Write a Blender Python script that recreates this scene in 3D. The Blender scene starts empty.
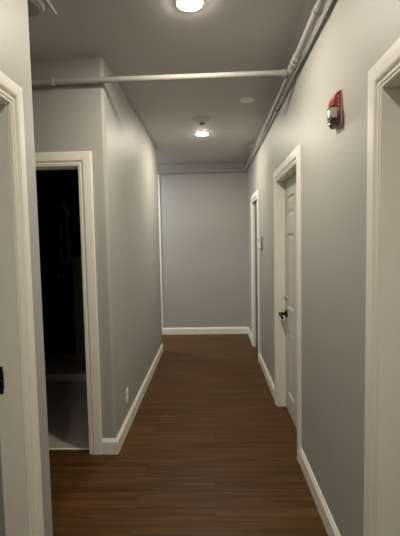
import bpy, bmesh, math, random
from mathutils import Vector, Matrix
random.seed(7)
S = bpy.context.scene
C = S.collection
PI = math.pi

# ---------------------------------------------------------------- dimensions (metres)
XR, XL, ZC = 0.583, -0.7035, 2.7447          # right wall, left wall planes, ceiling
Y_NEAR = 1.565                               # end of near left wall
Y_BOX, Y_BOXE = 2.642, 5.251                 # projecting bathroom block, front and back
Y_END, Y_BACK = 6.189, -2.6
X_SIDE, X_TURN = -2.45, -3.2
TH = 0.115                                   # wall thickness
ZO = 2.003                                   # door opening height
CW = 0.09                                    # casing width

# ---------------------------------------------------------------- materials
def mat(name, col, rough=0.5, metal=0.0, **kw):
    m = bpy.data.materials.new(name); m.use_nodes = True
    b = m.node_tree.nodes['Principled BSDF']
    b.inputs['Base Color'].default_value = (*col, 1)
    b.inputs['Roughness'].default_value = rough
    b.inputs['Metallic'].default_value = metal
    for k, v in kw.items():
        b.inputs[k.replace('_', ' ')].default_value = v
    return m

def painted(name, col, rough, var=0.04, bump=0.08, scale=220, big=1.6):
    """rolled paint: faint mottling and orange-peel bump"""
    m = mat(name, col, rough); nt = m.node_tree; N, L = nt.nodes, nt.links
    b = N['Principled BSDF']
    tc = N.new('ShaderNodeTexCoord')
    n1 = N.new('ShaderNodeTexNoise'); n1.inputs['Scale'].default_value = big; n1.inputs['Detail'].default_value = 5
    L.new(tc.outputs['Object'], n1.inputs['Vector'])
    mx = N.new('ShaderNodeMix'); mx.data_type = 'RGBA'
    mx.inputs['A'].default_value = (*[c*(1-var) for c in col], 1)
    mx.inputs['B'].default_value = (*[c*(1+var) for c in col], 1)
    L.new(n1.outputs['Fac'], mx.inputs['Factor']); L.new(mx.outputs['Result'], b.inputs['Base Color'])
    n2 = N.new('ShaderNodeTexNoise'); n2.inputs['Scale'].default_value = scale; n2.inputs['Detail'].default_value = 2
    L.new(tc.outputs['Object'], n2.inputs['Vector'])
    bp = N.new('ShaderNodeBump'); bp.inputs['Strength'].default_value = bump; bp.inputs['Distance'].default_value = 0.002
    L.new(n2.outputs['Fac'], bp.inputs['Height']); L.new(bp.outputs['Normal'], b.inputs['Normal'])
    return m

def wood_floor(name):
    m = mat(name, (0.08, 0.04, 0.02), 0.45, Specular_IOR_Level=0.16); nt = m.node_tree; N, L = nt.nodes, nt.links
    b = N['Principled BSDF']
    tc = N.new('ShaderNodeTexCoord')
    br = N.new('ShaderNodeTexBrick')
    br.offset = 0.37; br.offset_frequency = 2
    br.inputs['Scale'].default_value = 1.0
    br.inputs['Brick Width'].default_value = 1.22
    br.inputs['Row Height'].default_value = 0.148
    br.inputs['Mortar Size'].default_value = 0.0012
    br.inputs['Mortar Smooth'].default_value = 0.3
    br.inputs['Bias'].default_value = 0.0
    br.inputs['Color1'].default_value = (0.0, 0.0, 0.0, 1)
    br.inputs['Color2'].default_value = (1.0, 1.0, 1.0, 1)
    br.inputs['Mortar'].default_value = (0.5, 0.5, 0.5, 1)
    L.new(tc.outputs['Object'], br.inputs['Vector'])
    # grain, stretched along the boards (X) and shifted per board
    mp = N.new('ShaderNodeMapping'); mp.inputs['Scale'].default_value = (1.5, 34, 1)
    ad = N.new('ShaderNodeVectorMath'); ad.operation = 'ADD'
    sc = N.new('ShaderNodeVectorMath'); sc.operation = 'SCALE'; sc.inputs['Scale'].default_value = 7.3
    L.new(br.outputs['Color'], sc.inputs[0])
    L.new(tc.outputs['Object'], ad.inputs[0]); L.new(sc.outputs['Vector'], ad.inputs[1])
    L.new(ad.outputs['Vector'], mp.inputs['Vector'])
    g = N.new('ShaderNodeTexNoise'); g.inputs['Scale'].default_value = 1.0; g.inputs['Detail'].default_value = 6
    g.inputs['Roughness'].default_value = 0.62; g.inputs['Distortion'].default_value = 0.5
    L.new(mp.outputs['Vector'], g.inputs['Vector'])
    cr = N.new('ShaderNodeValToRGB')
    e = cr.color_ramp.elements
    e[0].position = 0.28; e[0].color = (0.037, 0.0165, 0.0053, 1)
    e[1].position = 0.78; e[1].color = (0.150, 0.071, 0.0235, 1)
    k = e.new(0.52); k.color = (0.087, 0.0405, 0.0140, 1)
    L.new(g.outputs['Fac'], cr.inputs['Fac'])
    # board to board tone
    mr = N.new('ShaderNodeMapRange'); mr.inputs['To Min'].default_value = 0.93; mr.inputs['To Max'].default_value = 1.07
    L.new(br.outputs['Color'], mr.inputs['Value'])
    mu = N.new('ShaderNodeVectorMath'); mu.operation = 'SCALE'
    L.new(cr.outputs['Color'], mu.inputs[0]); L.new(mr.outputs['Result'], mu.inputs['Scale'])
    mx = N.new('ShaderNodeMix'); mx.data_type = 'RGBA'
    L.new(br.outputs['Fac'], mx.inputs['Factor']); L.new(mu.outputs['Vector'], mx.inputs['A'])
    mx.inputs['B'].default_value = (0.026, 0.013, 0.007, 1)
    L.new(mx.outputs['Result'], b.inputs['Base Color'])
    bp = N.new('ShaderNodeBump'); bp.inputs['Strength'].default_value = 0.12; bp.inputs['Distance'].default_value = 0.002
    L.new(g.outputs['Fac'], bp.inputs['Height']); L.new(bp.outputs['Normal'], b.inputs['Normal'])
    return m

def tiled(name, c1, c2, grout, w, hgt, rough, axes='XY'):
    m = mat(name, c1, rough); nt = m.node_tree; N, L = nt.nodes, nt.links
    b = N['Principled BSDF']
    tc = N.new('ShaderNodeTexCoord'); src = tc.outputs['Object']
    if axes != 'XY':
        sp = N.new('ShaderNodeSeparateXYZ'); cb = N.new('ShaderNodeCombineXYZ')
        L.new(src, sp.inputs[0]); L.new(sp.outputs[axes[0]], cb.inputs['X']); L.new(sp.outputs[axes[1]], cb.inputs['Y'])
        src = cb.outputs[0]
    br = N.new('ShaderNodeTexBrick'); br.offset = 0.5
    for k, v in (('Scale', 1.0), ('Brick Width', w), ('Row Height', hgt), ('Mortar Size', 0.002)):
        br.inputs[k].default_value = v
    br.inputs['Color1'].default_value = (*c1, 1); br.inputs['Color2'].default_value = (*c2, 1)
    br.inputs['Mortar'].default_value = (*grout, 1)
    L.new(src, br.inputs['Vector'])
    n = N.new('ShaderNodeTexNoise'); n.inputs['Scale'].default_value = 5; n.inputs['Detail'].default_value = 6
    L.new(src, n.inputs['Vector'])
    mr = N.new('ShaderNodeMapRange'); mr.inputs['To Min'].default_value = 0.75; mr.inputs['To Max'].default_value = 1.2
    L.new(n.outputs['Fac'], mr.inputs['Value'])
    mu = N.new('ShaderNodeVectorMath'); mu.operation = 'SCALE'
    L.new(br.outputs['Color'], mu.inputs[0]); L.new(mr.outputs['Result'], mu.inputs['Scale'])
    L.new(mu.outputs['Vector'], b.inputs['Base Color'])
    return m

WALL = painted('greige_wall_paint', (0.425, 0.420, 0.392), 0.52)
CEIL = painted('ceiling_paint', (0.61, 0.592, 0.585), 0.7, bump=0.04)
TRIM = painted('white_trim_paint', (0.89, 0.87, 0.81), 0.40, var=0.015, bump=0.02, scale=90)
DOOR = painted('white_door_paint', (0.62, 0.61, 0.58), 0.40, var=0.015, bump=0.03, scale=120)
PIPE = painted('pipe_paint', (0.41, 0.40, 0.378), 0.45, bump=0.03)
WOOD = wood_floor('walnut_plank_floor')
TILE = tiled('grey_floor_tile', (0.42, 0.395, 0.345), (0.47, 0.44, 0.385), (0.22, 0.21, 0.18), 0.6, 0.3, 0.45)
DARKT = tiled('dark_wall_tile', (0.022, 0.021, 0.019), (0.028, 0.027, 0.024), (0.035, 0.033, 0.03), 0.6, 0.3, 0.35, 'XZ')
UNLIT = painted('unlit_room_dark', (0.03, 0.028, 0.025), 0.6)  # near-black colour paints in the darkness of unlit rooms behind doors
CURBM = painted('curb_stone', (0.42, 0.38, 0.33), 0.5)
BLACK = mat('black_metal', (0.006, 0.006, 0.006), 0.5, 0.0, Specular_IOR_Level=0.2)
STEEL = mat('brushed_nickel', (0.62, 0.58, 0.52), 0.3, 1.0)
PLAST = mat('white_plastic', (0.88, 0.865, 0.82), 0.4)
GREYP = mat('grey_plastic', (0.10, 0.10, 0.105), 0.45)
RED = painted('red_plastic', (0.42, 0.035, 0.042), 0.35, var=0.03, bump=0.0)
BROWN = painted('dim_red_and_rim_brown', (0.12, 0.035, 0.014), 0.3, var=0.03, bump=0.0)  # rim brown; also paints the dim light on the alarm's lower housing
LETTER = mat('cream_print', (0.75, 0.68, 0.58), 0.5)
CLEAR = mat('clear_lens', (0.92, 0.91, 0.88), 0.10, 0.0, Transmission_Weight=0.35, IOR=1.45)
CHROME = mat('reflector', (0.85, 0.83, 0.80), 0.15, 1.0)
SLOT = mat('dark_slot', (0.02, 0.02, 0.02), 0.6)

def glow(name, col, strength):
    m = bpy.data.materials.new(name); m.use_nodes = True
    N = m.node_tree.nodes; b = N['Principled BSDF']
    b.inputs['Base Color'].default_value = (0.8, 0.8, 0.8, 1)
    b.inputs['Emission Color'].default_value = (*col, 1)
    b.inputs['Emission Strength'].default_value = strength
    return m
LAMP = glow('lit_diffuser', (1.0, 0.90, 0.755), 162.0)
COOL = glow('cool_lit_diffuser', (0.93, 0.97, 1.0), 240.0)

# ---------------------------------------------------------------- mesh helpers
def box(bm, a, b):
    x0, y0, z0 = (min(p, q) for p, q in zip(a, b)); x1, y1, z1 = (max(p, q) for p, q in zip(a, b))
    v = [bm.verts.new(p) for p in ((x0,y0,z0),(x1,y0,z0),(x1,y1,z0),(x0,y1,z0),(x0,y0,z1),(x1,y0,z1),(x1,y1,z1),(x0,y1,z1))]
    for f in ((3,2,1,0),(4,5,6,7),(0,1,5,4),(1,2,6,5),(2,3,7,6),(3,0,4,7)):
        bm.faces.new([v[i] for i in f])
    return v

def prism(bm, pts, z0, z1):
    """footprint (x, y) counter-clockwise, extruded up"""
    lo = [bm.verts.new((x, y, z0)) for x, y in pts]; hi = [bm.verts.new((x, y, z1)) for x, y in pts]
    n = len(pts)
    bm.faces.new(lo[::-1]); bm.faces.new(hi)
    for i in range(n):
        bm.faces.new((lo[i], lo[(i+1) % n], hi[(i+1) % n], hi[i]))

def loft(bm, rings, closed_ring=True, cap=True):
    R = [[bm.verts.new(p) for p in r] for r in rings]
    n = len(R[0])
    for a, b in zip(R, R[1:]):
        for i in range(n if closed_ring else n-1):
            bm.faces.new((a[i], a[(i+1) % n], b[(i+1) % n], b[i]))
    if cap:
        bm.faces.new(R[0][::-1]); bm.faces.new(R[-1])

def tube(bm, pts, r, seg=20):
    pts = [Vector(p) for p in pts]; rings = []
    t0 = (pts[1]-pts[0]).normalized()
    u = t0.orthogonal().normalized()
    for i, p in enumerate(pts):
        if i == 0: t = pts[1]-pts[0]
        elif i == len(pts)-1: t = pts[-1]-pts[-2]
        else: t = (pts[i+1]-p).normalized() + (p-pts[i-1]).normalized()
        t = t.normalized(); u = (u - t*u.dot(t)).normalized(); w = t.cross(u)
        rr = r[i] if isinstance(r, (list, tuple)) else r
        rings.append([p + (u*math.cos(2*PI*k/seg) + w*math.sin(2*PI*k/seg))*rr for k in range(seg)])
    loft(bm, rings)

def lathe(bm, prof, center, axis='Z', seg=40):
    """prof: (radius, height) pairs"""
    c = Vector(center); rings = []
    for r, hh in prof:
        ring = []
        for k in range(seg):
            a = 2*PI*k/seg; q = (max(r, 1e-5)*math.cos(a), max(r, 1e-5)*math.sin(a), hh)
            if axis == 'X': q = (q[2], q[0], q[1])
            if axis == 'Y': q = (q[1], q[2], q[0])
            ring.append(c + Vector(q))
        rings.append(ring)
    loft(bm, rings)

def obj(name, bm, m, parent=None, smooth=None, bevel=0, segs=2):
    bmesh.ops.recalc_face_normals(bm, faces=bm.faces)
    me = bpy.data.meshes.new(name); bm.to_mesh(me); bm.free()
    if smooth is not None:
        me.polygons.foreach_set('use_smooth', [True]*len(me.polygons))
        me.set_sharp_from_angle(angle=math.radians(smooth))
    o = bpy.data.objects.new(name, me); me.materials.append(m); C.objects.link(o)
    if bevel:
        b = o.modifiers.new('edge', 'BEVEL'); b.width = bevel; b.segments = segs; b.limit_method = 'ANGLE'; b.angle_limit = math.radians(40)
    if parent is not None: join(o, parent)
    return o

def join(o, parent):
    o.parent = parent
    top = parent; M = parent.matrix_basis.copy()
    while top.parent is not None:
        top = top.parent; M = top.matrix_basis @ M
    o.matrix_parent_inverse = Matrix.Identity(4)
    # geometry is written in world coordinates; move it into the parent's frame
    if not o.get('_local'):
        inv = M.inverted()
        if o.type == 'MESH': o.data.transform(inv)
        else: o.matrix_basis = inv @ o.matrix_basis

def empty(name, loc, label, cat, kind=None, group=None):
    o = bpy.data.objects.new(name, None); C.objects.link(o); o.location = loc
    o.empty_display_size = 0.1
    return tag(o, label, cat, kind, group)

def tag(o, label, cat, kind=None, group=None):
    o['label'] = label; o['category'] = cat
    if kind: o['kind'] = kind
    if group: o['group'] = group
    return o

def struct(name, bm, m, label, cat, **kw):
    return tag(obj(name, bm, m, **kw), label, cat, 'structure')

def arc(cx, cy, r, a0, a1, n=7):
    return [(cx + r*math.cos(math.radians(a0+(a1-a0)*i/n)), cy + r*math.sin(math.radians(a0+(a1-a0)*i/n))) for i in range(n+1)]

# ---------------------------------------------------------------- floor and ceiling
bm = bmesh.new(); box(bm, (X_TURN, Y_BACK-0.1, -0.1), (XR+TH+1.0, Y_BOX+0.055, 0)); box(bm, (XL-TH, Y_BOX+0.055, -0.1), (XR+TH+1.0, Y_BOXE-0.115, 0))
box(bm, (X_TURN, Y_BOXE-0.115, -0.1), (XR+TH+1.0, Y_END+0.1, 0))
struct('floor', bm, WOOD, 'dark brown wood plank floor running down the corridor', 'floor')
bm = bmesh.new(); box(bm, (X_TURN, Y_BOX+0.055, -0.1), (XL-TH, Y_BOXE-0.115, 0))
struct('floor_bathroom', bm, TILE, 'grey tile floor inside the unlit bathroom', 'floor')
bm = bmesh.new(); box(bm, (X_TURN-0.1, Y_BACK-0.1, ZC), (XR+TH+1.0, Y_END+0.1, ZC+0.1))
struct('ceiling', bm, CEIL, 'plain grey painted corridor ceiling with round downlights', 'ceiling')

# ---------------------------------------------------------------- walls
D1 = (0.52, 1.334); D2 = (2.600, 3.410); D3 = (4.78, 5.40)     # right-hand door openings (y)
DL = (0.55, 1.366)                                              # near left door
DB = (-1.62, -0.893)                                            # bathroom door (x)
ZOS = {D2: 2.017, D3: 2.030, DB: 2.038}                                    # head heights that differ
bm = bmesh.new(); ys = [Y_BACK, *D1, *D2, *D3, Y_END+0.1]
for i in range(0, 8, 2): box(bm, (XR, ys[i], 0), (XR+TH, ys[i+1], ZC))
for d in (D1, D2, D3): box(bm, (XR, d[0], ZOS.get(d, ZO)), (XR+TH, d[1], ZC))
struct('wall_right', bm, WALL, 'long greige corridor wall with the red alarm and three white doorways', 'wall')

LT = 0.094
bm = bmesh.new()
r = 0.012
prism(bm, [(XL-LT, DL[1]), (XL, DL[1])] + arc(XL-r, Y_NEAR-r, r, 0, 90, 4) + [(X_SIDE, Y_NEAR), (X_SIDE, Y_NEAR-0.1), (XL-LT, Y_NEAR-0.1)], 0, ZC)
box(bm, (XL-LT, Y_BACK, 0), (XL, DL[0], ZC)); box(bm, (XL-LT, DL[0], ZO), (XL, DL[1], ZC))
struct('wall_left', bm, WALL, 'greige wall piece beside the open white doorway nearest the viewer', 'wall', smooth=30)

r = 0.028
bm = bmesh.new()
prism(bm, [(DB[1], Y_BOX)] + arc(XL-r, Y_BOX+r, r, -90, 0) + arc(XL-r, Y_BOXE-r, r, 0, 90) + [(X_TURN, Y_BOXE), (X_TURN, Y_BOXE-TH), (XL-TH, Y_BOXE-TH), (XL-TH, Y_BOX+TH), (DB[1], Y_BOX+TH)], 0, ZC)
struct('wall_block', bm, WALL, 'projecting greige wall with rounded corner beside the dark bathroom doorway', 'wall', smooth=30)
bm = bmesh.new()
box(bm, (DB[0], Y_BOX, ZOS[DB]), (DB[1], Y_BOX+TH, ZC)); box(bm, (X_SIDE, Y_BOX, 0), (DB[0], Y_BOX+TH, ZC))
struct('wall_bathroom', bm, WALL, 'greige wall above the dark bathroom doorway', 'wall')
bm = bmesh.new(); box(bm, (X_TURN, Y_END, 0), (XR, Y_END+0.1, ZC))
struct('wall_end', bm, WALL, 'grey wall closing the far end of the corridor', 'wall')
bm = bmesh.new(); box(bm, (X_TURN-0.1, Y_BOXE-TH, 0), (X_TURN, Y_END+0.1, ZC))
struct('wall_turn', bm, WALL, 'end wall of the side passage round the far corner', 'wall')
bm = bmesh.new(); box(bm, (X_SIDE-0.1, Y_NEAR-0.1, 0), (X_SIDE, Y_BOX+TH, ZC))
struct('wall_alcove', bm, WALL, 'end wall of the side recess before the bathroom', 'wall')
bm = bmesh.new(); box(bm, (XL-LT, Y_BACK-0.1, 0), (XR+TH, Y_BACK, ZC))
struct('wall_back', bm, WALL, 'greige wall behind the viewer', 'wall')
bm = bmesh.new(); box(bm, (-0.845, Y_END-0.012, 0), (-0.806, Y_END, 2.585))
struct('lit_edge_strip_1', bm, TRIM, 'thin pale vertical strip added as a bright lit edge of the end wall', 'lit_edge_strip')  # added pale strip stands for a sliver of brighter-lit wall beyond
# shells of the rooms behind the doors
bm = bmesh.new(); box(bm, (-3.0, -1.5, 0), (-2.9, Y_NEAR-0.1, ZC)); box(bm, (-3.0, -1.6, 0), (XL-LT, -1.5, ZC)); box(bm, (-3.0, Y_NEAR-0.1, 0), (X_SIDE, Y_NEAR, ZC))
struct('wall_room', bm, UNLIT, 'walls of the unlit room behind the near open doorway', 'wall')
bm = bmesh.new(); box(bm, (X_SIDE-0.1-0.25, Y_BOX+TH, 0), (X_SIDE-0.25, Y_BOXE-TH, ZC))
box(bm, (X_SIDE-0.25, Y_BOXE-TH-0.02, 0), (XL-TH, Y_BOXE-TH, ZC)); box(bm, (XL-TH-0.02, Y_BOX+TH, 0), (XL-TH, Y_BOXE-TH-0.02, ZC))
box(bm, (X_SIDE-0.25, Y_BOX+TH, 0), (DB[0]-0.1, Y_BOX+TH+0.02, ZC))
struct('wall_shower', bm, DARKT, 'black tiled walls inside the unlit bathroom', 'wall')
bm = bmesh.new()
for d in (D1, D2, D3): box(bm, (XR+TH+0.25, d[0]-0.2, 0), (XR+TH+0.3, d[1]+0.2, ZC))
struct('wall_outer', bm, UNLIT, 'dark walls behind the closed doors', 'wall')

# ---------------------------------------------------------------- baseboards
BH, BT = 0.112, 0.015
def base_run(name, pts, side, label):
    """pts: wall-face polyline on plan; side +1 puts the board to the left of the direction of travel"""
    prof = [(0, 0), (BT, 0), (BT, BH-0.022), (BT-0.004, BH-0.016), (0.006, BH-0.004), (0.004, BH), (0, BH)]
    P = [Vector((*p, 0)) for p in pts]; rings = []
    for i, p in enumerate(P):
        ds = []
        if i > 0: ds.append((P[i]-P[i-1]).normalized())
        if i < len(P)-1: ds.append((P[i+1]-P[i]).normalized())
        ns = [Vector((-d.y, d.x, 0))*side for d in ds]
        n = ns[0] if len(ns) == 1 else (ns[0]+ns[1]) / (1 + ns[0].dot(ns[1]))
        rings.append([p + n*u + Vector((0, 0, z)) for u, z in prof])
    bm = bmesh.new(); loft(bm, rings)
    return struct(name, bm, TRIM, label, 'baseboard')
r = 0.028
base_run('baseboard_left', [(DB[1]+CW, Y_BOX), (XL, Y_BOX)] + arc(XL-r, Y_BOXE-r, r, 0, 90, 3) + [(X_TURN, Y_BOXE)], -1,
         'white baseboard wrapping the projecting wall with the outlet')
base_run('baseboard_far', [(X_TURN, Y_END), (XR-BT, Y_END)], -1, 'white baseboard along the wall at the far end')
base_run('baseboard_right', [(XR, D1[1]+CW), (XR, D2[0]-CW)], 1, 'white baseboard below the red alarm')
base_run('baseboard_right', [(XR, D2[1]+CW), (XR, D3[0]-CW)], 1, 'white baseboard between the two farther doors')
base_run('baseboard_right', [(XR, D3[1]+CW), (XR, Y_END-BT)], 1, 'short white baseboard between the far doorway and the end wall')
base_run('baseboard_near', [(XL, DL[1]+0.075), (XL, Y_NEAR), (X_SIDE, Y_NEAR)], -1, 'white baseboard on the near wall end')

# ---------------------------------------------------------------- doors
def casing(bm, origin, along, out, w, hgt, cw=CW):
    """moulded casing mitred round an opening. origin = opening's bottom start on the wall face"""
    o, a, n = Vector(origin), Vector(along), Vector(out)
    prof = [(-0.006, 0), (-0.006, 0.007), (-0.002, 0.010), (0.006, 0.010), (0.008, 0.013), (0.017, 0.013), (0.019, 0.010), (0.023, 0.010), (0.027, 0.016), (0.034, 0.019),
            (cw-0.024, 0.019), (cw-0.003, 0.018), (cw, 0.015), (cw, 0)]
    up = Vector((0, 0, 1))
    rings = []
    for st in range(4):
        ring = []
        for u, d in prof:
            if st == 0: q = o - a*u
            elif st == 1: q = o - a*u + up*(hgt+u)
            elif st == 2: q = o + a*(w+u) + up*(hgt+u)
            else: q = o + a*(w+u)
            ring.append(q + n*d)
        rings.append(ring)
    loft(bm, rings)

def jamb(bm, origin, along, inn, w, hgt, depth, stop=None):
    """lining of the opening: two sides and head, 12 mm thick, with optional door stop (from, to) measured inwards"""
    o, a, n = Vector(origin), Vector(along), Vector(inn); t = 0.004
    def bx(u0, u1, d0, d1, z0, z1):
        p = o + a*u0 + n*d0 + Vector((0, 0, z0)); q = o + a*u1 + n*d1 + Vector((0, 0, z1)); box(bm, p, q)
    bx(-0.002, t, -0.002, depth, 0, hgt); bx(w-t, w+0.002, -0.002, depth, 0, hgt); bx(t, w-t, -0.002, depth, hgt-t, hgt+0.002)
    if stop:
        s0, s1 = stop; k = 0.014
        bx(t, k, s0, s1, 0, hgt-t); bx(w-k, w-t, s0, s1, 0, hgt-t); bx(k, w-k, s0, s1, hgt-k, hgt-t)

def leaf_mesh(w, hgt, t=0.035, frame=0.11):
    """six-panel door slab in local coords: x along width, y thickness (0 = front), z up; both faces panelled"""
    bm = bmesh.new()
    mid = 0.10; pw = (w - 2*frame - mid)/2
    cols = [(frame, frame+pw), (frame+pw+mid, w-frame)]
    rows = [(0.17, 0.735), (0.92, 1.545), (1.70, 1.86)]
    xs = sorted({0, w, *[v for c in cols for v in c]}); zs = sorted({0, hgt, *[v for r_ in rows for v in r_]})
    for face, y0, sgn in (('f', 0, 1), ('b', t, -1)):
        V = {(x, z): bm.verts.new((x, y0, z)) for x in xs for z in zs}
        for i in range(len(xs)-1):
            for j in range(len(zs)-1):
                q = [V[xs[i], zs[j]], V[xs[i+1], zs[j]], V[xs[i+1], zs[j+1]], V[xs[i], zs[j+1]]]
                hole = any(abs(xs[i]-c[0]) < 1e-6 for c in cols) and any(abs(zs[j]-r_[0]) < 1e-6 for r_ in rows)
                if not hole: bm.faces.new(q); continue
                # sunk moulding then raised field
                prev = q
                for ins, dep in ((0.012, 0.008), (0.022, 0.008), (0.045, 0.002)):
                    x0, x1, z0, z1 = xs[i]+ins, xs[i+1]-ins, zs[j]+ins, zs[j+1]-ins
                    cur = [bm.verts.new((x, y0+sgn*dep, z)) for x, z in ((x0, z0), (x1, z0), (x1, z1), (x0, z1))]
                    for k in range(4): bm.faces.new((prev[k], prev[(k+1) % 4], cur[(k+1) % 4], cur[k]))
                    prev = cur
                bm.faces.new(prev)
    for z in (0, hgt):
        v = [bm.verts.new(p) for p in ((0, 0, z), (w, 0, z), (w, t, z), (0, t, z))]; bm.faces.new(v)
    for x in (0, w):
        v = [bm.verts.new(p) for p in ((x, 0, 0), (x, t, 0), (x, t, hgt), (x, 0, hgt))]; bm.faces.new(v)
    bmesh.ops.remove_doubles(bm, verts=bm.verts, dist=1e-5)
    return bm

def place(bm, M): bmesh.ops.transform(bm, matrix=M, verts=bm.verts)

def lever(parent, x, y, z, toward):
    """black lever on a right-wall door: rose at x, lever runs along +-y"""
    bm = bmesh.new()
    lathe(bm, [(0.0, 0.0), (0.033, 0.0), (0.034, -0.005), (0.032, -0.012), (0.014, -0.014), (0.013, -0.018), (0.013, -0.055), (0.0, -0.055)], (x, y, z), 'X', 28)
    rose = obj('rose', bm, BLACK, parent, smooth=40)
    bm = bmesh.new()
    tube(bm, [(x-0.046, y-toward*0.012, z), (x-0.058, y, z), (x-0.062, y+toward*0.02, z), (x-0.062, y+toward*0.085, z-0.004), (x-0.060, y+toward*0.108, z-0.014), (x-0.058, y+toward*0.116, z-0.022)],
         [0.011, 0.0145, 0.0125, 0.011, 0.010, 0.007], 14)
    obj('lever', bm, BLACK, rose, smooth=60)

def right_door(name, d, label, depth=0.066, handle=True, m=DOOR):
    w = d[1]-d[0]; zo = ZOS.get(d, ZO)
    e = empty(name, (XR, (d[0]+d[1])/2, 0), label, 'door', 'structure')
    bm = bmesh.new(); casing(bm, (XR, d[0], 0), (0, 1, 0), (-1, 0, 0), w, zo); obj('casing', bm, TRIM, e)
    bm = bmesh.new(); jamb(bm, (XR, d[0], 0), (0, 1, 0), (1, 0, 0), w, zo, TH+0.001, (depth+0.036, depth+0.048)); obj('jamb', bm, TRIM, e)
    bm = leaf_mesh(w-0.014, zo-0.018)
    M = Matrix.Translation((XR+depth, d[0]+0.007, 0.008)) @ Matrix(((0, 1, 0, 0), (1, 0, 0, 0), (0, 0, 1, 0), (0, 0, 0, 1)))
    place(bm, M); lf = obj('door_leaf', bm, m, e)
    lf['label'] = 'six-panel white door leaf' if m is DOOR else 'dark grey door leaf'
    if handle:
        yh = d[1]-0.007-0.06; x = XR+depth
        lever(lf, x, yh, 0.862, -1)
        bm = bmesh.new(); lathe(bm, [(0, 0.0), (0.027, 0.0), (0.027, -0.006), (0.022, -0.010), (0.014, -0.012), (0, -0.012)], (x, yh, 1.0), 'X', 24)
        box(bm, (x-0.026, yh-0.004, 0.988), (x-0.011, yh+0.004, 1.012))
        db = obj('deadbolt', bm, STEEL, lf, smooth=40); db['label'] = 'nickel deadbolt turn'
    return e
right_door('door_1', D1, 'white cased doorway nearest the viewer, right of the red alarm', depth=0.08, handle=False)
right_door('door_2', D2, 'closed six-panel white door with black lever below the pipe')
right_door('door_3', D3, 'farthest white doorway with a dark leaf, beside the small wall control', depth=0.026, handle=False, m=painted('grey_door_leaf', (0.12, 0.12, 0.125), 0.45))  # leaf coloured one even dark grey

# near left door: open into an unlit room, strike plate on its far jamb
w = DL[1]-DL[0]
e = empty('door_4', (XL, (DL[0]+DL[1])/2, 0), 'near white open doorway with a black strike plate on its jamb', 'door', 'structure')
bm = bmesh.new(); casing(bm, (XL, DL[0], 0), (0, 1, 0), (1, 0, 0), w, ZO, 0.076); obj('casing', bm, TRIM, e)
bm = bmesh.new(); jamb(bm, (XL, DL[0], 0), (0, 1, 0), (-1, 0, 0), w, ZO, LT, (0.001, 0.053)); jb = obj('jamb', bm, TRIM, e)
bm = bmesh.new(); yj = DL[1]-0.004
box(bm, (XL-0.071, yj-0.002, 0.955), (XL-0.093, yj, 1.005)); box(bm, (XL-0.070, yj-0.002, 1.007), (XL-0.093, yj, 1.058)); box(bm, (XL-0.068, yj-0.006, 0.975), (XL-0.071, yj, 1.04))
o = obj('strike_plate', bm, BLACK, jb); o['label'] = 'black metal strike plate'
bm = leaf_mesh(w-0.014, ZO-0.018)
place(bm, Matrix.Translation((XL-LT-0.01, DL[0]-0.045, 0.008)) @ Matrix(((-1, 0, 0, 0), (0, 1, 0, 0), (0, 0, 1, 0), (0, 0, 0, 1))))
obj('door_leaf', bm, DOOR, e)

# bathroom door frame: leaf swung back inside along the wall
w = DB[1]-DB[0]
e = empty('door_5', ((DB[0]+DB[1])/2, Y_BOX, 0), 'white cased bathroom doorway standing open to a dark shower room', 'door', 'structure')
bm = bmesh.new(); casing(bm, (DB[0], Y_BOX, 0), (1, 0, 0), (0, -1, 0), w, ZOS[DB]); obj('casing', bm, TRIM, e)
bm = bmesh.new(); jamb(bm, (DB[0], Y_BOX, 0), (1, 0, 0), (0, 1, 0), w, ZOS[DB], TH, (0.03, 0.07)); obj('jamb', bm, TRIM, e)
bm = bmesh.new(); box(bm, (DB[0]+0.004, Y_BOX+0.05, 0), (DB[1]-0.004, Y_BOX+0.066, 0.004)); o = obj('threshold', bm, TRIM, e, bevel=0.001); o['label'] = 'pale threshold strip'

# ---------------------------------------------------------------- bathroom interior
bm = bmesh.new(); box(bm, (X_SIDE-0.24, 4.08, 0), (XL-TH-0.03, 4.21, 0.085))
tag(obj('shower_curb', bm, CURBM, bevel=0.008), 'low stone curb across the dark shower', 'shower curb')
bm = bmesh.new(); tube(bm, [(X_SIDE-0.249, 4.26, 2.00), (XL-TH-0.021, 4.26, 2.00)], 0.011, 14)
t = tag(obj('shower_rod', bm, mat('bronze_rod', (0.16, 0.125, 0.07), 0.45, 0.6), smooth=60), 'thin horizontal rod across the top of the dark shower', 'shower rod')
YB = Y_BOXE-TH-0.02
HOSE = mat('satin_hose', (0.42, 0.37, 0.28), 0.35, 0.2)
sh = empty('shower_set', (-1.93, YB, 1.2), 'handheld shower with a looping hose on the black tiled wall', 'shower')
bm = bmesh.new(); lathe(bm, [(0, 0), (0.03, 0), (0.03, -0.012), (0.012, -0.016), (0.012, -0.05), (0, -0.05)], (-1.90, YB, 1.93), 'Y', 24); obj('bracket', bm, HOSE, sh, smooth=40)
bm = bmesh.new(); tube(bm, [(-1.90, YB-0.05, 1.83), (-1.90, YB-0.055, 1.94), (-1.91, YB-0.09, 2.0)], [0.011, 0.012, 0.016], 14)
lathe(bm, [(0, 0.012), (0.02, 0.012), (0.04, -0.004), (0.04, -0.012), (0, -0.014)], (-1.915, YB-0.105, 2.005), 'Y', 24); obj('hand_spray', bm, HOSE, sh, smooth=40)
hp = []
for i in range(41):
    a = PI*i/40; k = math.sin(a)
    hp.append((-1.945 - 0.09*math.cos(a)*(0.42+0.75*k**1.5), YB-0.05, 1.84 - 0.60*k**0.6))
bm = bmesh.new(); tube(bm, hp, 0.007, 10); obj('hose', bm, HOSE, sh, smooth=60)
tp = empty('shower_valve', (-2.0, YB, 1.08), 'small metal valve and spout under the shower hose', 'valve')
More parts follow.
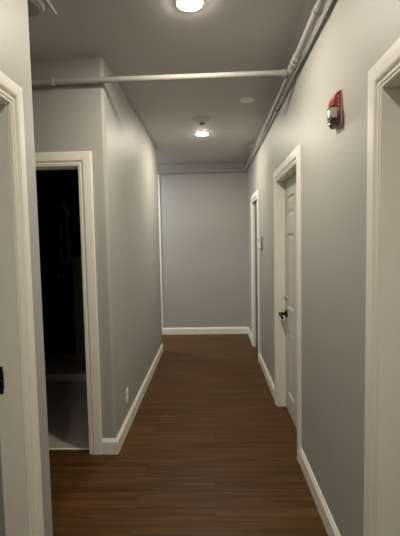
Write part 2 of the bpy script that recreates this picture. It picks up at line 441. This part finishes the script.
bm = bmesh.new(); lathe(bm, [(0, 0), (0.02, 0), (0.02, -0.008), (0.012, -0.012), (0.012, -0.05), (0, -0.05)], (-2.05, YB, 1.075), 'Y', 24); box(bm, (-2.057, YB-0.06, 1.03), (-2.043, YB-0.045, 1.12)); obj('valve_handle', bm, HOSE, tp, smooth=40)
bm = bmesh.new(); tube(bm, [(-1.93, YB, 1.08), (-1.93, YB-0.06, 1.08), (-1.97, YB-0.08, 1.08), (-2.00, YB-0.08, 1.075)], 0.012, 14); obj('spout', bm, HOSE, tp, smooth=40)
bm = bmesh.new(); box(bm, (-1.60, 4.36, 0.0), (-1.45, 4.46, 1.36))
tag(obj('shower_half_wall', bm, painted('half_wall_stone', (0.085, 0.075, 0.06), 0.5), bevel=0.006), 'narrow dark half-height wall at the side of the shower', 'half wall', 'structure')

# ---------------------------------------------------------------- ceiling lamps
def downlight(x, y, label, m=LAMP):
    e = empty('recessed_downlight', (x, y, ZC), label, 'ceiling light', group='round corridor downlights')
    bm = bmesh.new()
    lathe(bm, [(0.0635, -0.001), (0.080, -0.001), (0.080, -0.003), (0.074, -0.005), (0.066, -0.006), (0.0635, -0.005)], (x, y, ZC), 'Z', 48)
    # open ring: drop the caps
    caps = [f for f in bm.faces if len(f.verts) > 4]; bmesh.ops.delete(bm, geom=caps, context='FACES')
    obj('trim_ring', bm, PLAST, e, smooth=40)
    bm = bmesh.new()
    lathe(bm, [(0.0632, -0.003), (0.0630, -0.006), (0.057, -0.009), (0.037, -0.011), (0, -0.012)], (x, y, ZC), 'Z', 48)
    me_o = obj('diffuser', bm, m, e, smooth=40); me_o['label'] = 'glowing round diffuser'
    return e
downlight(-0.09, 2.088, 'lit round downlight in front of the crossing pipe')
downlight(-0.083, 4.52, 'lit round downlight just beyond the smoke detector')
downlight(-0.09, -0.34, 'lit round downlight above the viewer')
downlight(-1.75, 5.72, 'lit cool white round downlight in the side passage round the far corner', COOL)

# smoke detector, with its short sensing chamber
e = empty('smoke_detector', (-0.07, 4.0, ZC), 'round smoke detector on the ceiling before the farther downlight', 'smoke detector')
bm = bmesh.new(); lathe(bm, [(0, 0), (0.098, 0), (0.100, -0.006), (0.092, -0.016), (0.066, -0.030), (0.046, -0.036), (0, -0.037)], (-0.07, 4.0, ZC), 'Z', 40); obj('body', bm, CEIL, e, smooth=40)
bm = bmesh.new(); lathe(bm, [(0, -0.036), (0.024, -0.036), (0.025, -0.044), (0.021, -0.056), (0, -0.058)], (-0.07, 4.0, ZC), 'Z', 32); obj('sensor_cap', bm, painted('mid_grey_plastic', (0.2, 0.19, 0.18), 0.5), e, smooth=40)
for sx in (-1, 1):
    bm = bmesh.new(); lathe(bm, [(0, -0.034), (0.006, -0.034), (0.006, -0.047), (0, -0.049)], (-0.07+sx*0.034, 3.995, ZC), 'Z', 12); obj('status_lens', bm, PLAST, e, smooth=40)

bm = bmesh.new(); lathe(bm, [(0, 0), (0.068, 0), (0.070, -0.004), (0.062, -0.010), (0.03, -0.013), (0, -0.014)], (0.343, 3.485, ZC), 'Z', 40)
tag(obj('ceiling_cover_plate', bm, PLAST, smooth=40), 'blank white round cover plate on the ceiling near the wall pipe', 'cover plate')

e = empty('ceiling_alarm', (-0.945, 2.03, ZC), 'grey round alarm on the ceiling before the bathroom doorway', 'alarm')
bm = bmesh.new(); lathe(bm, [(0, 0), (0.105, 0), (0.107, -0.008), (0.098, -0.018), (0, -0.020)], (-0.945, 2.03, ZC), 'Z', 40); obj('base', bm, CEIL, e, smooth=40)
bm = bmesh.new(); lathe(bm, [(0, -0.018), (0.082, -0.018), (0.080, -0.030), (0.05, -0.040), (0, -0.042)], (-0.945, 2.03, ZC), 'Z', 40); obj('cover', bm, painted('grey_cover', (0.24, 0.23, 0.21), 0.5), e, smooth=40)
bm = bmesh.new(); tube(bm, [(-0.812, 1.70, ZC-0.005), (-0.812, 2.13, ZC-0.005)], 0.005, 10)
tag(obj('ceiling_strip', bm, TRIM, smooth=60), 'thin pale strip on the ceiling beside the grey alarm', 'cable')  # thin pale tube along the ceiling

# ---------------------------------------------------------------- sprinkler pipes
PX, PZ, PY = 0.534, 2.595, 2.602
PF = 0.556
e = empty('sprinkler_pipe', (PX, PY, PZ), 'painted sprinkler pipe along the ceiling with a cross branch and fittings', 'pipe')
def pp(name, pts, r, seg=20, label=None):
    bm = bmesh.new(); tube(bm, pts, r, seg); o = obj(name, bm, PIPE, e, smooth=50)
    if label: o['label'] = label
    return o
pp('main_pipe', [(0.485, Y_BACK, PZ+0.01), (PX, PY, PZ)], 0.0205)
YF, ZF = Y_END-0.045, 2.605
bend = [(PF-0.05+0.05*math.cos(a), YF-0.05+0.05*math.sin(a), ZF) for a in [PI/2*i/8 for i in range(9)]]
pp('thin_pipe', [(PX, PY, PZ), (PF, 4.4, PZ)] + bend + [(X_TURN, YF, ZF)], 0.0155)
pp('branch_pipe', [(PX, PY, PZ-0.006), (-1.04, PY, PZ-0.016), (X_SIDE, PY, PZ-0.024)], 0.0185, label='pipe crossing the corridor')
def coll(name, p, ax, r, l):
    d = Vector((0, 1, 0)) if ax == 'Y' else Vector((1, 0, 0)); p = Vector(p)
    bm = bmesh.new()
    tube(bm, [p-d*l/2, p-d*(l/2-0.004), p-d*(l/2-0.012), p+d*(l/2-0.012), p+d*(l/2-0.004), p+d*l/2], [r*0.9, r*1.1, r, r, r*1.1, r*0.9], 20)
    return obj(name, bm, PIPE, e, smooth=40)
coll('tee', (PX, PY, PZ), 'Y', 0.0245, 0.11)
coll('tee_collar', (PX-0.04, PY, PZ-0.006), 'X', 0.0225, 0.03)
coll('coupling', (PX, PY-0.13, PZ), 'Y', 0.0255, 0.04); coll('coupling', (PX, PY-0.20, PZ), 'Y', 0.0255, 0.022)
coll('coupling', (PX-0.006, 1.94, PZ), 'Y', 0.0235, 0.03)
coll('coupling', (-1.035, PY, PZ-0.016), 'X', 0.024, 0.028)
coll('coupling', (PX+0.014, 3.75, PZ), 'Y', 0.019, 0.05)
for xx in (-0.62, 0.23): coll('coupling', (xx, YF, ZF), 'X', 0.020, 0.04)
coll('elbow_collar', (PF, YF-0.07, ZF), 'Y', 0.019, 0.04)
# side sprinkler head on the thin run
bm = bmesh.new(); tube(bm, [(PF, 4.55, PZ), (PF-0.055, 4.55, PZ)], [0.014, 0.012], 14)
hd = obj('sprinkler_head', bm, PIPE, e, smooth=40)
bm = bmesh.new(); lathe(bm, [(0, 0), (0.012, 0), (0.012, -0.018), (0.006, -0.022), (0.006, -0.03), (0, -0.03)], (PF-0.055, 4.55, PZ), 'X', 16)
tube(bm, [(PF-0.06, 4.55, PZ+0.012), (PF-0.08, 4.55, PZ+0.016), (PF-0.098, 4.55, PZ+0.006)], 0.003, 8); tube(bm, [(PF-0.06, 4.55, PZ-0.012), (PF-0.08, 4.55, PZ-0.016), (PF-0.098, 4.55, PZ-0.006)], 0.003, 8)
lathe(bm, [(0, -0.041), (0.018, -0.041), (0.018, -0.044), (0, -0.044)], (PF-0.055, 4.55, PZ), 'X', 18)
obj('nozzle', bm, STEEL, hd, smooth=40)
# pipe hangers to the wall
for y, z, rr in ((1.35, PZ, 0.0205), (3.30, PZ, 0.0155), (5.2, PZ, 0.0155)):
    bm = bmesh.new(); box(bm, (PX-0.01, y-0.012, z-rr-0.003), (XR, y+0.012, z-rr)); box(bm, (XR-0.003, y-0.012, z-0.05), (XR, y+0.012, z+0.05))
    obj('hanger', bm, PIPE, e)

# ---------------------------------------------------------------- fire alarm
Y0, Y1 = 1.748, 1.826
e = empty('fire_alarm', (XR, (Y0+Y1)/2, 2.07), 'red fire alarm horn with clear strobe high on the wall', 'fire alarm')
def extr(bm, prof, y0, y1):
    a = [bm.verts.new((x, y0, z)) for x, z in prof]; b = [bm.verts.new((x, y1, z)) for x, z in prof]; n = len(prof)
    bm.faces.new(a); bm.faces.new(b[::-1])
    for i in range(n): bm.faces.new((a[i], a[(i+1) % n], b[(i+1) % n], b[i]))
X = XR
bm = bmesh.new(); extr(bm, [(X-0.003, 2.045), (X-0.036, 2.045), (X-0.037, 2.112), (X-0.032, 2.130), (X-0.022, 2.144), (X-0.003, 2.156)], Y0, Y1); bd = obj('housing', bm, RED, e, bevel=0.003)
bm = bmesh.new(); extr(bm, [(X-0.003, 2.008), (X-0.015, 2.004), (X-0.028, 2.008), (X-0.036, 2.020), (X-0.036, 2.045), (X-0.003, 2.045)], Y0, Y1); o = obj('horn_base', bm, BROWN, e, bevel=0.003); o['label'] = 'lower housing with its dim light painted in as dark red-brown'
bm = bmesh.new(); box(bm, (X-0.004, Y0-0.001, 2.000), (X, Y1+0.003, 2.158)); obj('back_plate', bm, PLAST, e, bevel=0.002)
bm = bmesh.new(); extr(bm, [(X-0.022, 2.032), (X-0.046, 2.034), (X-0.053, 2.042), (X-0.053, 2.070), (X-0.047, 2.078), (X-0.022, 2.080)], Y0-0.010, Y1-0.022); o = obj('strobe_lens', bm, CLEAR, e, bevel=0.004); o['label'] = 'clear strobe lens'
bm = bmesh.new(); tube(bm, [(X-0.054, Y0+0.02, 2.036), (X-0.054, Y0+0.02, 2.074)], 0.004, 12); obj('flash_tube', bm, CHROME, o, smooth=40)
bm = bmesh.new(); box(bm, (X-0.020, Y0-0.011, 2.080), (X-0.050, Y1-0.020, 2.085)); obj('lens_rim', bm, BROWN, e, bevel=0.001)
bm = bmesh.new(); box(bm, (X-0.022, Y0-0.011, 2.027), (X-0.048, Y1-0.020, 2.032)); obj('lens_rim', bm, BROWN, e, bevel=0.001)
for k, ch in enumerate('FIRE'):
    cu = bpy.data.curves.new('lettering', 'FONT'); cu.body = ch; cu.size = 0.019; cu.align_x = 'CENTER'; cu.extrude = 0.0004
    t = bpy.data.objects.new('lettering', cu); C.objects.link(t); cu.materials.append(LETTER)
    bpy.context.view_layer.update()
    me = bpy.data.meshes.new_from_object(t); bpy.data.objects.remove(t)
    t = bpy.data.objects.new('lettering', me); C.objects.link(t); me.transform(Matrix.Translation((X-0.015, Y0-0.0006, 2.118-k*0.018)) @ Matrix.Rotation(PI/2, 4, 'X'))
    join(t, bd)
# front grille holes
bm = bmesh.new()
for a in range(3):
    for b in range(4):
        box(bm, (X-0.0378, Y0+0.012+a*0.018, 2.092+b*0.006), (X-0.0364, Y0+0.022+a*0.018, 2.0945+b*0.006))
obj('sound_grille', bm, SLOT, bd)

# ---------------------------------------------------------------- wall control and outlet
yc = 4.44
e = empty('thermostat', (XR, yc, 1.475), 'small white wall control with a dark edge beside the farthest door', 'thermostat')
bm = bmesh.new(); box(bm, (XR-0.010, yc-0.044, 1.395), (XR, yc+0.044, 1.550)); obj('back_plate', bm, GREYP, e, bevel=0.002)
bm = bmesh.new(); box(bm, (XR-0.034, yc-0.040, 1.415), (XR-0.010, yc+0.040, 1.545)); obj('cover', bm, PLAST, e, bevel=0.004)
bm = bmesh.new(); box(bm, (XR-0.0352, yc-0.022, 1.49), (XR-0.0335, yc+0.022, 1.525)); obj('display', bm, GREYP, e)

yo = 3.015; z0, z1 = 0.212, 0.332
e = empty('wall_outlet', (XL, yo, 0.27), 'white duplex outlet low on the projecting wall above the baseboard', 'outlet')
bm = bmesh.new(); box(bm, (XL, yo-0.036, z0), (XL+0.006, yo+0.036, z1)); obj('cover_plate', bm, PLAST, e, bevel=0.003)
for zc in (0.245, 0.299):
    bm = bmesh.new(); lathe(bm, [(0, 0.004), (0.0165, 0.004), (0.0165, 0.0078), (0.015, 0.0085), (0, 0.0085)], (XL, yo, zc), 'X', 24); rc = obj('receptacle', bm, PLAST, e, smooth=40)
    bm = bmesh.new()
    for dy in (-0.006, 0.006): box(bm, (XL+0.0082, yo+dy-0.001, zc-0.002), (XL+0.0088, yo+dy+0.001, zc+0.007))
    box(bm, (XL+0.0082, yo-0.002, zc-0.010), (XL+0.0088, yo+0.002, zc-0.006)); obj('slots', bm, SLOT, rc)

# ---------------------------------------------------------------- camera
f_px, pitch, yaw, roll = 384.42, 0.0674, -0.0303, -0.0194
F = Vector((math.sin(yaw)*math.cos(pitch), math.cos(yaw)*math.cos(pitch), -math.sin(pitch)))
R0 = Vector((math.cos(yaw), -math.sin(yaw), 0)); U0 = R0.cross(F)
R = R0*math.cos(roll) + U0*math.sin(roll); U = U0*math.cos(roll) - R0*math.sin(roll)
cd = bpy.data.cameras.new('camera'); cam = bpy.data.objects.new('camera', cd); C.objects.link(cam)
cd.sensor_fit = 'VERTICAL'; cd.sensor_height = 24; cd.lens = f_px*24/536; cd.clip_start = 0.02
M = Matrix((R, U, -F)).transposed().to_4x4(); M.translation = (0, 0, 1.5)
cam.matrix_world = M
S.camera = cam

# ---------------------------------------------------------------- world and view
W = bpy.data.worlds.new('world'); S.world = W; W.use_nodes = True
W.node_tree.nodes['Background'].inputs['Color'].default_value = (0.02, 0.02, 0.02, 1)
W.node_tree.nodes['Background'].inputs['Strength'].default_value = 0.0
S.view_settings.view_transform = 'Standard'; S.view_settings.look = 'None'
S.view_settings.gamma = 1.0; S.view_settings.use_curve_mapping = False
S.view_settings.exposure = 1.80
S.cycles.max_bounces = 10; S.cycles.diffuse_bounces = 8
